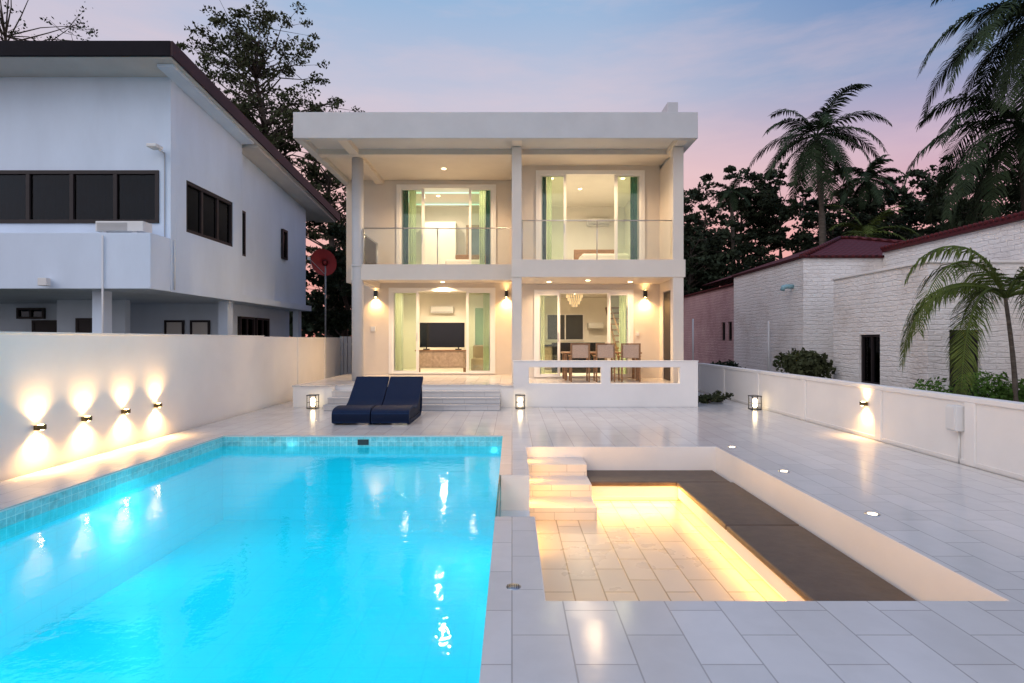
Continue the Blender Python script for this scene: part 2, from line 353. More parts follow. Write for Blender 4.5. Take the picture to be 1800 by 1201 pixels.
lamp('AREA',(QX0+.05,4.02,-.36),13,GOLD,pit,sx=.25,sy=.06,rot=(0,R(-80),0))
for (a,b,c,dd) in [(1.07,2.99,7.77,8.475),(2.24,3.025,5.97,7.765),(2.24,3.025,3.50,5.955)]:
    o=box('seat_cushion',a,b,c,dd,-.408,-.345,M['cushion'],bevel=.018)
    meta(o,'flat dark brown leatherette bench cushion on the sunken lounge seat','cushion','bench cushions')
# deck floor lights
fl=thing('floor_light',(3.27,8.45,0),'small round recessed floor light glowing warm in the paving','floor light','recessed deck lights')
tube('light_rim',[(3.27,8.45,-.01),(3.27,8.45,.003)],[.07,.067],M['steel'],fl,24); tube('light_lens',[(3.27,8.45,-.01),(3.27,8.45,.005)],[.042,.041],M['bulbw'],fl,20)
for q in [(3.3,6.9,0),(3.3,5.21,0)]: copy_thing(fl,q)
dr=thing('drain_cover',(.01,3.68,0),'small round metal drain cover set in the paving','drain')
tube('drain_rim',[(.01,3.68,-.01),(.01,3.68,.002)],[.05,.048],M['steel'],dr,24); tubes('drain_grille',[([(-.03+.012*i,3.65,.002),(-.03+.012*i,3.71,.002)],.002) for i in range(7)],M['dark'],dr)

# ---------------------------------------------------------------- boundary walls
bw=thing('boundary_wall',(-5.85,9,0),'tall smooth white garden wall beside the pool with up-down lights','wall')
box('wall_panel',-6.0,-5.8,-1.5,13.3,-.1,1.67,M['white'],bw,bevel=.01)
box('wall_panel',-5.99,-5.81,13.3,20,-.1,1.665,M['white'],bw,bevel=.01)
boxes('wall_coping',[(-6.02,-5.79,-1.5,13.3,1.67,1.69)],M['white'],bw)
for y in (15.4,17.6): box('wall_pilaster',-5.81,-5.79,y,y+.12,0,1.655,M['white'],bw)
gf=thing('grey_fence',(-5.5,19.2,0),'grey slatted side fence closing the passage beside the house','fence')
boxes('fence_slats',[(-5.8+.13*i,-5.69+.13*i,19.2,19.24,0,1.7) for i in range(8)],M['grey'],gf)
each('fence_rail',[(-5.8,-4.75,19.24,19.28,.4,.48),(-5.8,-4.75,19.24,19.28,1.4,1.48)],M['grey'],gf)
def sconce(loc,dirx,label,group='up-down wall lights',up=60,dn=60):
    x,y,z=loc; e=thing('wall_sconce',(x,y,z),label,'wall light',group)
    if dirx: 
        box('lamp_housing',min(x+dirx*.02,x+dirx*.085),max(x+dirx*.02,x+dirx*.085),y-.06,y+.06,z-.03,z+.03,M['brass'],e,bevel=.004)
        box('wall_bracket',min(x,x+dirx*.02),max(x,x+dirx*.02),y-.03,y+.03,z-.025,z+.025,M['black'],e)
        a=x+dirx*.06; b=y
    else:
        box('lamp_housing',x-.05,x+.05,y-.12,y-.03,z-.10,z+.10,M['black'],e,bevel=.004)
        box('wall_bracket',x-.02,x+.02,y-.03,y,z-.03,z+.03,M['black'],e); a=x; b=y-.075
    h=.031 if dirx else .101
    box('lamp_lens',a-.02,a+.02,b-.02,b+.02,z+h-.002,z+h+.002,M['bulb'],e); box('lamp_lens',a-.02,a+.02,b-.02,b+.02,z-h-.002,z-h+.002,M['bulb'],e)
    if up: lamp('SPOT',(a,b,z+h+.01),up,WARM,e,.025,(R(180),0,0),125,1.0)
    if dn: lamp('SPOT',(a,b,z-h-.01),dn,WARM,e,.025,(0,0,0),130,1.0)
    return e
s0=sconce((-5.8,6.93,.53),1,'small dark brass up-down light on the white garden wall',up=75,dn=120)
for y in (7.69,8.47,9.24): copy_thing(s0,(-5.8,y,.53))

rw=thing('low_boundary_wall',(5.85,9,0),'low white garden wall with shallow pilasters along the terrace','wall')
box('wall_panel',5.80,5.92,-1.5,17.7,-.1,.80,M['white'],rw); box('wall_coping',5.775,5.945,-1.5,17.7,.80,.87,M['white'],rw,bevel=.01)
for y in (1.4,3.3,5.2,7.1,8.9,11.2,13.35,15.5,17.5): box('wall_pilaster',5.77,5.80,y,y+.16,0,.80,M['white'],rw,bevel=.006)
box('wall_plinth',5.785,5.80,-1.5,17.7,0,.06,M['white'],rw)
s1=sconce((5.8,9.3,.55),-1,'small dark brass up-down light on the low white wall',up=22,dn=60) 
eb=thing('electrical_box',(5.77,7.36,.45),'grey weatherproof socket box with conduit on the low wall','electrical box')
box('box_body',5.68,5.80,7.28,7.45,.42,.75,M['plastic'],eb,bevel=.012); box('box_lid',5.665,5.68,7.29,7.44,.44,.73,M['plastic'],eb,bevel=.005); tube('conduit',[(5.785,7.36,.42),(5.785,7.36,.0)],.012,M['plastic'],eb,8)

def lantern(x,y,label):
    e=thing('garden_lantern',(x,y,0),label,'lantern','box lanterns')
    w=.10;hh=.30
    each('lantern_post',[(x+sxx*w-.008,x+sxx*w+.008,y+sy*w-.008,y+sy*w+.008,.0,hh) for sxx in(-1,1) for sy in(-1,1)],M['black'],e); box('lantern_base',x-w-.01,x+w+.01,y-w-.01,y+w+.01,0.001,.022,M['black'],e); box('lantern_cap',x-w-.015,x+w+.015,y-w-.015,y+w+.015,hh,hh+.02,M['black'],e,bevel=.004)
    each('lantern_rail',[(x-w,x+w,y-w-.006,y-w+.006,.14,.152),(x-w,x+w,y+w-.006,y+w+.006,.14,.152)],M['black'],e)
    tube('lantern_bulb',[(x,y,.05),(x,y,.08),(x,y,.22),(x,y,.25)],[.035,.05,.05,.035],M['bulbw'],e,12)
    lamp('POINT',(x,y,.17),65,WARM,e,.05); return e
ln=lantern(-4.62,13.2,'black cage lantern with warm bulb standing on the paving')
copy_thing(ln,(.19,13.2,0)); copy_thing(ln,(5.55,13.0,0))

# ---------------------------------------------------------------- villa
H=thing('villa',(-.4,17,0),'two-storey white modern villa with balconies and flat roof, lit inside','house')
TZ=.51
each('terrace_base',[(-5.18,-4.25,13.45,18.2,0.001,TZ-.03),(-4.25,-.27,13.72,18.2,.001,TZ-.03),(-.27,4.40,13.60,18.2,0.001,TZ-.03),(-.27,.03,13.45,13.60,.001,TZ-.03)],M['white'],H)
boxes('terrace_floor',[(-5.20,-4.25,13.43,18.2,TZ-.03,TZ),(-4.25,-.27,13.70,18.2,TZ-.03,TZ),(-.27,4.25,13.60,18.2,TZ-.03,TZ),(-.27,.03,13.43,13.60,TZ-.03,TZ)],M['deck'],H)
for i in range(3):
    box('step',-4.25+.002,-.272,12.80+.3*i,13.715,.001*(i+1),.1275*(i+1),M['steptile'],H,bevel=.01)
    box('step_nosing',-4.25+.002,-.272,12.785+.3*i,12.80+.3*i,.1275*(i+1)-.03,.1275*(i+1)+.001,M['fascia'],H)
grid('parapet',.03,4.40,0.002,1.075,13.45,13.60,[(.40,2.11,.56,.94),(2.33,3.97,.56,.94)],'xz',M['white'],H,bevel=.008)
boxes('parapet_coping',[(.02,4.41,13.44,13.61,1.076,1.10)],M['white'],H)
box('parapet_return',4.26,4.40,13.603,14.9,0,1.07,M['white'],H)
tube('column',[(-4.07,15.0,TZ),(-4.07,15.0,6.36)],.15,M['fascia'],H,32)
box('column',-.005,.24,14.05,14.3,TZ,6.36,M['house'],H,bevel=.01)
box('column',3.98,4.24,14.05,14.3,TZ,6.36,M['house'],H,bevel=.01)
tube('column_collar',[(-4.07,15.0,3.50),(-4.07,15.0,3.56)],.165,M['fascia'],H,24)
boxes('roof',[(-5.18,4.40,13.45,13.62,6.36,6.98),(-5.18,-5.0,13.62,21.3,6.36,6.98),(4.22,4.40,13.62,21.3,6.36,6.98),(-5.0,4.22,13.62,21.3,6.50,6.96)],M['fascia'],H,bevel=.012)
each('ceiling_panel',[(-4.98,4.20,14.92,17.49,6.494,6.4985)],M['house'],H)
each('roof_beam',[(-5.0,4.22,14.65,14.9,6.362,6.498),(-4.19,-3.95,13.62,14.65,6.37,6.498),(0,.24,13.62,14.65,6.37,6.498),(3.98,4.22,13.62,14.65,6.37,6.498),(-4.19,-3.95,14.9,17.49,6.37,6.498),(0,.2,14.9,15.98,6.37,6.498)],M['house'],H)
box('roof_vent_box',4.10,4.38,15,15.6,6.97,7.86,M['fascia'],H,bevel=.01)
boxes('balcony',[(-4.22,-.002,14.9,15.08,3.16,3.57),(-4.22,-.002,15.08,17.5,3.34,3.568),(-4.22,-4.05,15.08,17.5,3.16,3.34)],M['house'],H,bevel=.006)
boxes('balcony',[(-.01,4.28,14.03,14.2,3.14,3.572),(-.008,4.14,14.2,16.0,3.16,3.57)],M['house'],H,bevel=.006)
grid('wall',-4.6,-.0,TZ,3.34,17.5,17.64,[(-3.74,-.56,TZ+.04,3.14)],'xz',M['house'],H)
grid('wall',-5.1,-.0,3.345,6.492,17.505,17.64,[(-3.5,-.54,3.58,6.31)],'xz',M['house'],H)
grid('wall',.002,4.15,TZ,3.158,16.0,16.14,[(.67,3.36,TZ+.03,2.95)],'xz',M['house'],H)
grid('wall',.002,4.15,3.575,6.492,16.0,16.14,[(.72,3.68,3.60,6.30)],'xz',M['house'],H)
box('wall',.002,.14,16.14,17.64,TZ,6.492,M['house'],H)
grid('wall',14.3,21.2,.0,6.36,4.15,4.30,[(14.85,15.65,TZ,2.9)],'yz',M['house'],H)
box('wall',-4.6,-4.48,17.64,21.2,0,3.34,M['house'],H); box('wall',-5.1,-4.98,17.64,21.2,3.35,6.49,M['house'],H)
box('wall',-5.1,4.15,21.0,21.2,0,6.49,M['house'],H)
box('side_door',4.17,4.22,14.87,15.63,TZ+.01,2.88,M['darkbrown'],H)
def room(name,x0,x1,y0,y1,z0,z1,mt):
    V=bxv(x0,x1,y0,y1,z0,z1)
    return mk(name,V,[(0,1,2,3),(4,7,6,5),(1,5,6,2),(2,6,7,3),(3,7,4,0)],mt,H,recalc=False)
room('room_interior',-4.46,-.02,17.645,20.9,TZ+.005,3.30,M['inner'])
room('room_interior',-4.96,-.02,17.645,20.9,3.575,6.47,M['innerwhite'])
room('room_interior',.16,4.13,16.145,20.9,TZ+.005,3.13,M['inner'])
room('room_interior',.16,4.13,16.145,20.9,3.60,6.47,M['innerwhite'])
def sliding(x0,x1,y,z0,z1,p1,p2,lab=None):
    f=.06
    d=boxes('sliding_door',[(x0-.05,x0+f,y-.03,y+.10,z0,z1+.05),(x1-f,x1+.05,y-.03,y+.10,z0,z1+.05),(x0+f,x1-f,y-.03,y+.10,z1-f,z1+.05),(x0+f,x1-f,y-.03,y+.10,z0,z0+.04)],M['alu'],H,bevel=.004)
    for (a,b,off) in [(x0+f,p1,0),(x0+f+.03,p1+.03,.05),(p2,x1-f,0),(p2-.03,x1-f-.03,.05)]:
        ya=y+.0+off; s=.05
        fr=boxes('door_panel_frame',[(a,a+s,ya,ya+.035,z0+.04,z1-f),(b-s,b,ya,ya+.035,z0+.04,z1-f),(a+s,b-s,ya,ya+.035,z1-f-s,z1-f),(a+s,b-s,ya,ya+.035,z0+.04,z0+.04+s)],M['alu'],d)
        box('door_pane',a+s,b-s,ya+.014,ya+.02,z0+.04+s,z1-f-s,M['glassgreen'],d)
    box('door_handle',p1-.035,p1-.015,y-.03,y,z0+1.0,z0+1.25,M['steel'],d)
    return d
sliding(-3.74,-.56,17.49,TZ+.04,3.14,-2.90,-1.38)
sliding(-3.5,-.54,17.49,3.58,6.31,-2.73,-1.30)
sliding(.67,3.36,15.99,TZ+.03,2.95,1.33,2.72)
sliding(.72,3.68,15.99,3.60,6.30,1.50,2.92)
def curtain(x0,x1,y,z0,z1,mt,folds=6,amp=.035,along='x'):
    n=folds*8; V=[];F=[]
    for i in range(n+1):
        u=i/n; a=math.sin(u*folds*2*math.pi)*amp*(1+.4*math.sin(u*7.3))
        x=x0+(x1-x0)*u
        for z in (z0,z1): V.append((x,y+a,z) if along=='x' else (y+a,x,z))
    for i in range(n): F.append((2*i,2*i+2,2*i+3,2*i+1))
    o=mk('curtain',V,F,mt,None,smooth=True,recalc=False); return o
def cur(lab,*a,**k):
    o=curtain(*a,**k); meta(o,lab,'curtain','window curtains'); return o
LS='pale lime sheer curtain hanging inside the sliding door'
cur(LS,-3.66,-3.40,17.78,.6,3.1,M['sheerwhite'],4,.025)
cur(LS,-.90,-.66,17.78,.6,3.1,M['sheer'],4,.025)
cur('green curtain gathered beside an upper sliding door',-3.42,-3.24,17.80,3.62,6.28,M['green'],3,.03)
cur(LS,-3.22,-3.0,17.80,3.62,6.28,M['sheer'],4,.025)
cur(LS,-1.02,-.84,17.80,3.62,6.28,M['sheer'],3,.025)
cur('green curtain gathered beside an upper sliding door',-.82,-.64,17.80,3.62,6.28,M['green'],3,.03)
cur(LS,.74,.94,16.35,.6,2.9,M['sheerwhite'],3,.025)
cur(LS,3.08,3.3,16.35,.6,2.9,M['sheer'],3,.025)
cur('dark teal curtain gathered beside an upper sliding door',.82,.98,16.35,3.62,6.27,M['teal'],2,.03)
cur(LS,1.0,1.14,16.35,3.62,6.27,M['sheer'],2,.025)
cur('green curtain gathered beside an upper sliding door',3.40,3.60,16.35,3.62,6.27,M['green'],3,.03)
def railing(segs,z,h):
    r=tube('railing',[(segs[0][0][0],segs[0][0][1],z+h),(segs[0][1][0],segs[0][1][1],z+h)],.016,M['steel'],H,8)
    for (a,b) in segs[1:]: tube('railing',[(a[0],a[1],z+h),(b[0],b[1],z+h)],.016,M['steel'],H,8)
    for a,b in segs:
        L=math.dist(a,b); n=max(1,round(L/2.0)); 
        for i in range(n):
            p=[a[k]+(b[k]-a[k])*(i/n) for k in (0,1)]; q=[a[k]+(b[k]-a[k])*((i+1)/n) for k in (0,1)]
            tube('railing_post',[(p[0],p[1],z),(p[0],p[1],z+h)],.014,M['steel'],r,8)
            x0,x1=sorted((p[0],q[0])); y0,y1=sorted((p[1],q[1]))
            if x1-x0>.1: box('glass_panel',x0+.03,x1-.03,y0-.005,y0+.005,z+.04,z+h-.03,M['glass'],r)
            else: box('glass_panel',x0-.005,x0+.005,y0+.03,y1-.03,z+.04,z+h-.03,M['glass'],r)
railing([((-3.90,14.98),(-.03,14.98)),((-4.12,17.4),(-4.12,15.2))],3.57,.96)
railing([((.25,14.12),(3.97,14.12))],3.572,.98)
for (x,y,z) in [(-4.18,17.5,3.0),(-.17,17.5,3.0)]: sconce((x,y,z),0,'black cylinder wall light beside the sliding doors',group='villa wall lights',up=5,dn=130)
sconce((3.73,16.0,2.88),0,'black cylinder wall light beside the sliding doors',group='villa wall lights',up=5,dn=130)
box('switch_box',-4.33,-4.2,17.44,17.5,1.85,2.0,M['plastic'],H); box('switch_box',3.49,3.57,15.95,16.0,1.7,1.8,M['plastic'],H)
def down(x,y,z,power,spot=150,col=WARM2):
    tube('ceiling_downlight',[(x,y,z-.012),(x,y,z+.01)],[.055,.06],M['bulbw'],H,16)
    lamp('SPOT',(x,y,z-.03),power,col,H,.05,(0,0,0),spot,.6)
down(-1.95,16.3,6.49,400); down(2.2,15.2,6.49,280)
down(-2.1,17.2,3.34,180); down(-3.0,16.0,3.34,130); down(-1.1,16.0,3.34,130)
down(2.0,15.0,3.16,210); down(1.0,15.4,3.16,80);down(3.2,15.4,3.16,80)
RC=(1,.79,.54)
for (x,y,z,p) in [(-2.3,19.2,3.3,260),(-3.6,18.6,3.3,90),(-2.5,19.3,6.47,240),(-1.0,18.4,6.47,100),(2.1,18.2,3.13,260),(3.4,17.5,3.13,90),(2.2,18.4,6.47,240),(1.2,17.2,6.47,80),(3.35,17.2,6.47,80)]:
    down(x,y,z,p,168,RC)
boxes('cove_light',[(-3.6,-1.0,18.6,18.66,6.38,6.42),(-3.6,-1.0,20.2,20.26,6.38,6.42),(-3.6,-3.54,18.66,20.2,6.38,6.42),(-1.06,-1.0,18.66,20.2,6.38,6.42)],M['lcd'],H)

# ---- interior furniture
tv=thing('television',(-2.3,18.6,1.3),'wide black flat-screen television on a carved wooden console','television')
box('screen',-3.02,-1.55,18.60,18.63,1.34,2.15,M['tv'],tv,bevel=.005); each('stand_foot',[(-2.9,-2.7,18.55,18.7,1.26,1.30),(-1.85,-1.65,18.55,18.7,1.26,1.30)],M['black'],tv); each('stand_neck',[(-2.82,-2.78,18.61,18.63,1.30,1.36),(-1.77,-1.73,18.61,18.63,1.30,1.36)],M['black'],tv)
cs=thing('console_cabinet',(-2.3,18.6,.51),'pale wooden console cabinet with carved lattice front','cabinet')
box('cabinet_body',-3.1,-1.5,18.4,18.8,.68,1.22,M['woodpale'],cs,bevel=.01); box('cabinet_top',-3.14,-1.46,18.37,18.82,1.22,1.258,M['wood'],cs,bevel=.006)
each('cabinet_door',[(-3.06+.52*i,-2.6+.52*i,18.38,18.4,.72,1.18) for i in range(3)],M['woodpale'],cs,bevel=.008)
each('leg',[(a,a+.06,b,b+.06,.516,.68) for a in(-3.08,-1.58) for b in(18.42,18.72)],M['wood'],cs)
def ac(x,y,z,w=.85):
    e=thing('air_conditioner',(x,y,z),'white wall-mounted air conditioner high on the room wall','air conditioner','indoor air conditioners')
    box('unit_body',x-w/2,x+w/2,y-.2,y,z,z+.27,M['plastic'],e,bevel=.03); box('air_vent',x-w/2+.05,x+w/2-.05,y-.206,y-.19,z+.03,z+.06,M['grey'],e); return e
a0=ac(-2.55,20.89,2.55); copy_thing(a0,(3.15,20.89,5.75))
def bed(x0,x1,y0,y1,z,lab):
    e=thing('bed',((x0+x1)/2,(y0+y1)/2,z),lab,'bed','bedroom beds')
    box('bed_frame',x0,x1,y0,y1,z+.12,z+.32,M['darkbrown'],e,bevel=.02); box('mattress',x0+.03,x1-.03,y0+.03,y1-.03,z+.325,z+.62,M['linen'],e,bevel=.07)
    box('headboard',x0,x1,y1,y1+.07,z+.1,z+1.05,M['wood'],e,bevel=.02)
    each('pillow',[(x0+.15,(x0+x1)/2-.05,y1-.45,y1-.05,z+.63,z+.78),((x0+x1)/2+.05,x1-.15,y1-.45,y1-.05,z+.63,z+.78)],M['linen'],e,bevel=.06)
    each('leg',[(a,a+.08,b,b+.08,z+.0,z+.12) for a in(x0+.05,x1-.13) for b in(y0+.05,y1-.13)],M['wood'],e)
bed(-2.2,-.9,18.4,20.3,3.58,'bed with white linen in the upper bedroom'); bed(2.1,3.6,17.3,19.3,3.605,'bed with white linen and dark frame in the upper bedroom')
wd=thing('wardrobe',(-2.6,20.5,3.58),'tall cream wardrobe against the bedroom wall','wardrobe'); box('wardrobe_body',-3.2,-2.0,20.3,20.88,3.58,5.8,M['innerwhite'],wd,bevel=.01); each('wardrobe_door',[(-3.18,-2.61,20.28,20.3,3.62,5.76),(-2.59,-2.02,20.28,20.3,3.62,5.76)],M['alu'],wd,bevel=.005)
dm=thing('interior_door',(-1.2,20.88,3.58),'grey door in a pale wooden frame in the bedroom','door'); box('door_leaf',-1.6,-.85,20.84,20.89,3.58,5.7,M['greycurtain'],dm); boxes('door_frame',[(-1.68,-1.6,20.80,20.89,3.58,5.78),(-.85,-.77,20.80,20.89,3.58,5.78),(-1.6,-.85,20.80,20.89,5.7,5.78)],M['woodpale'],dm)
kt=thing('kitchen',(2.2,20.5,.51),'kitchen with black counter and dark framed windows','kitchen')
box('kitchen_cabinets',.9,3.4,20.2,20.85,.52,1.36,M['woodpale'],kt,bevel=.01); box('kitchen_counter',.88,3.42,20.15,20.87,1.36,1.42,M['tv'],kt); box('kitchen_window',1.3,2.6,20.86,20.89,1.6,2.5,M['dark'],kt); boxes('window_frame',[(1.26,1.3,20.83,20.89,1.56,2.54),(2.6,2.64,20.83,20.89,1.56,2.54),(1.3,2.6,20.83,20.89,2.5,2.54),(1.3,2.6,20.83,20.89,1.56,1.6),(1.93,1.97,20.83,20.89,1.6,2.5)],M['alu'],kt)
box('kitchen_hood',2.75,3.3,20.4,20.88,2.0,2.2,M['steel'],kt); box('bar_counter',1.3,3.0,18.4,18.9,.52,1.5,M['tv'],kt,bevel=.01)
st=thing('indoor_staircase',(3.7,18.5,.51),'open wooden indoor staircase with slim treads','staircase')
boxes('stair_treads',[(3.35,4.1,17.4+.28*i,17.66+.28*i,.70+.2*i,.745+.2*i) for i in range(11)],M['wood'],st)
for pz in [((3.36,17.4,.62),(3.36,20.3,2.72),.04),((3.36,17.4,1.55),(3.36,20.0,3.05),.025)]: tube('stair_rail',[pz[0],pz[1]],pz[2],M['wood'],st)
pf=thing('picture_frame',(-4.4,19,1.7),'dark framed picture on the living room wall','picture'); box('frame',-4.45,-4.42,18.6,19.3,1.5,2.3,M['black'],pf); box('canvas',-4.419,-4.415,18.65,19.25,1.55,2.25,M['greycurtain'],pf)
sf=thing('sofa',(-1.0,19.8,.51),'low beige fabric sofa in the living room','sofa'); box('sofa_seat',-1.4,-.1,19.4,20.4,.52,.95,M['woven'],sf,bevel=.05); box('sofa_back',-1.4,-.1,20.4,20.6,.52,1.4,M['woven'],sf,bevel=.05)
lw=thing('living_room_window',(-.8,20.88,1.3),'white framed window with green panes on the living room wall','window')
box('window_pane',-1.35,-.45,20.86,20.885,1.3,2.75,mat('green_reflecting_pane',(.30,.46,.34),.3),lw); boxes('window_frame',[(-1.4,-1.35,20.83,20.89,1.25,2.8),(-.45,-.4,20.83,20.89,1.25,2.8),(-1.35,-.45,20.83,20.89,2.75,2.8),(-1.35,-.45,20.83,20.89,1.25,1.3),(-.92,-.88,20.83,20.86,1.3,2.75)],M['alu'],lw)
ch=thing('chandelier',(1.8,17.3,2.6),'glowing tiered crystal chandelier over the dining area','chandelier')
tube('chandelier_rod',[(1.9,17.3,2.98),(1.9,17.3,3.13)],.012,M['steel'],ch,8)
L=[]; random.seed(3)
for r,z in [(.24,2.90),(.20,2.80),(.15,2.70),(.08,2.62)]:
    n=int(r*90)
    for i in range(n):
        a=2*math.pi*i/n; L.append(([(1.9+r*math.cos(a),17.3+r*math.sin(a),z+.06),(1.9+r*math.cos(a),17.3+r*math.sin(a),z-.03)],.010))
tubes('crystal_drops',L,emat('crystal_glow',(1,.66,.30),1.2),ch,5); lamp('POINT',(1.9,17.3,2.8),30,WARM2,ch,.01)
tb=thing('dining_table',(2.4,15.4,.51),'brown wooden outdoor dining table set with small vases','table')
box('table_top',1.35,3.45,15.08,15.85,1.22,1.26,M['wood'],tb,bevel=.006); each('leg',[(a,a+.07,b,b+.07,.511,1.22) for a in(1.4,3.33) for b in(15.12,15.74)],M['wood'],tb)
for i,x in enumerate((1.75,2.4,3.05)):
    v=tube('table_vase',[(x,15.4,1.261),(x,15.4,1.30),(x,15.4,1.36),(x,15.4,1.42)],[.04,.055,.03,.045],M['woven'],None,16)
    meta(v,'small ceramic vase standing on the dining table','vase','table vases')
c=thing('dining_chair',(1.75,14.8,.51),'brown wooden dining chair with beige woven seat and back','chair','dining chairs')
x,y=1.75,14.8
each('leg',[(x-.25,x-.21,y-.22,y-.18,.511,1.5),(x+.21,x+.25,y-.22,y-.18,.511,1.5),(x-.25,x-.21,y+.2,y+.24,.511,1.15),(x+.21,x+.25,y+.2,y+.24,.511,1.15)],M['wood'],c,bevel=.004)
box('seat',x-.25,x+.25,y-.17,y+.24,.93,1.0,M['woven'],c,bevel=.02); box('backrest',x-.205,x+.205,y-.23,y-.17,1.12,1.46,M['woven'],c,bevel=.02)
each('armrest',[(x-.265,x-.2,y-.2,y+.26,1.155,1.185),(x+.2,x+.265,y-.2,y+.26,1.155,1.185)],M['wood'],c,bevel=.005); box('top_rail',x-.21,x+.21,y-.225,y-.175,1.465,1.50,M['wood'],c)
copy_thing(c,(2.4,14.8,.51)); copy_thing(c,(3.05,14.8,.51))

# ---------------------------------------------------------------- sun loungers
def lounger(x0,x1):
    e=thing('sun_lounger',((x0+x1)/2,11.4,0),'navy blue woven wave-shaped sun lounger on the paving','sun lounger','poolside loungers')
    pr=[(10.60,.04),(10.59,.13),(10.61,.24),(10.72,.30),(10.95,.32),(11.15,.31),(11.35,.275),(11.52,.27),(11.68,.34),(11.86,.47),(12.05,.61),(12.22,.74),(12.30,.80)]
    pts=[]
    for i in range(len(pr)-1):
        for k in range(3):
            tt=k/3; p0=pr[max(i-1,0)];p1=pr[i];p2=pr[i+1];p3=pr[min(i+2,len(pr)-1)]
            pts.append(tuple(.5*((2*p1[j])+(-p0[j]+p2[j])*tt+(2*p0[j]-5*p1[j]+4*p2[j]-p3[j])*tt*tt+(-p0[j]+3*p1[j]-3*p2[j]+p3[j])*tt**3) for j in (0,1)))
    pts.append(pr[-1])
    bot=[]
    for i,p in enumerate(pts):
        a=pts[max(i-1,0)];b=pts[min(i+1,len(pts)-1)]; d=Vector((b[0]-a[0],b[1]-a[1])).normalized(); n=Vector((d.y,-d.x))
        bot.append((p[0]+n.x*.045,max(.03,p[1]+n.y*.045)))
    V=[];F=[];n=len(pts)
    for xx in (x0,x1):
        V+=[(xx,p[0],p[1]) for p in pts]+[(xx,p[0],p[1]) for p in bot]
    m=2*n
    for i in range(n-1):
        F+=[(i,i+1,m+i+1,m+i),(n+i,m+n+i,m+n+i+1,n+i+1),(i,n+i,n+i+1,i+1),(m+i,m+i+1,m+n+i+1,m+n+i)]
    F+=[(0,m,m+n,n),(n-1,2*n-1,m+2*n-1,m+n-1)]
    mk('lounger_bed',V,F,M['wicker'],e,smooth=False)
    base=[(10.64,.08),(10.75,.04),(11.1,.035),(11.6,.035),(12.0,.035),(12.15,.10),(12.19,.30),(12.16,.55)]
    for xx in (x0+.03,x1-.03):
        V=[];F=[]
        for (yy,zz) in base: 
            V+=[(xx-.025,yy-.02,max(.002,zz-.033)),(xx+.025,yy-.02,max(.002,zz-.033)),(xx+.025,yy+.02,zz+.04),(xx-.025,yy+.02,zz+.04)]
        for i in range(len(base)-1):
            for k in range(4): F.append((4*i+k,4*i+(k+1)%4,4*i+4+(k+1)%4,4*i+4+k))
        F+=[(0,1,2,3),(4*len(base)-4,4*len(base)-3,4*len(base)-2,4*len(base)-1)]
        mk('lounger_runner',V,F,M['wicker'],e)
        mid=[i for i in range(n) if 10.60<pts[i][0]<12.12]
        V=[];F=[]
        for i in mid: V+=[(xx,pts[i][0],.05),(xx,bot[i][0],bot[i][1]+.01)]
        for i in range(len(mid)-1): F.append((2*i,2*i+2,2*i+3,2*i+1))
        mk('lounger_side',V,F,M['wicker'],e)
    return e
l1=lounger(-3.36,-2.65); copy_thing(l1,(-3.005+.73,11.4,0))

# ---------------------------------------------------------------- left neighbour house
L_=thing('neighbour_house',(-11,16,0),'white two-storey house with dark-edged sloping roof and raised upper floor','house')
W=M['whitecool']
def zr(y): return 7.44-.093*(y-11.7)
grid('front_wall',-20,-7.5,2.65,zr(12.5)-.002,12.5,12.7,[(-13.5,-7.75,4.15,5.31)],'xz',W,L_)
def sidewall(x0,x1,y0,y1,z0,hy0,hy1,hz0,hz1,dz=.002):
    V=[];F=[]
    ys=[y0,hy0,hy1,y1]
    for xx in (x0,x1):
        for yy in ys:
            for zz in (z0,hz0,hz1,zr(yy)-dz): V.append((xx,yy,zz))
    def id(s,i,j): return s*16+i*4+j
    for s in (0,1):
        for i in range(3):
            for j in range(3):
                if i==1 and j==1: continue
                F.append((id(s,i,j),id(s,i+1,j),id(s,i+1,j+1),id(s,i,j+1)))
    for a,b in [((1,1),(2,1)),((2,1),(2,2)),((2,2),(1,2)),((1,2),(1,1))]: F.append((id(0,*a),id(0,*b),id(1,*b),id(1,*a)))
    for i in range(3): F+= [(id(0,i,0),id(0,i+1,0),id(1,i+1,0),id(1,i,0)),(id(0,i,3),id(0,i+1,3),id(1,i+1,3),id(1,i,3))]
    for j in range(3): F+= [(id(0,0,j),id(0,0,j+1),id(1,0,j+1),id(1,0,j)),(id(0,3,j),id(0,3,j+1),id(1,3,j+1),id(1,3,j))]
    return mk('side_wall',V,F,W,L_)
sidewall(-7.7,-7.5,12.705,15.8,2.65,13.1,15.3,4.08,5.28)
sidewall(-7.9,-7.72,15.8,21.3,2.68,15.95,16.5,4.0,5.3,.10)
box('return_wall',-7.9,-7.505,15.81,15.83,2.65,6.9,W,L_)
box('floor_slab',-20,-7.51,12.72,21.3,2.655,2.85,W,L_)
boxes('front_ledge',[(-20,-7.5,11.8,12.498,2.65,3.82)],W,L_,bevel=.015)
box('room_interior',-16,-8.6,13.9,14.1,2.9,6.5,M['dark'],L_)
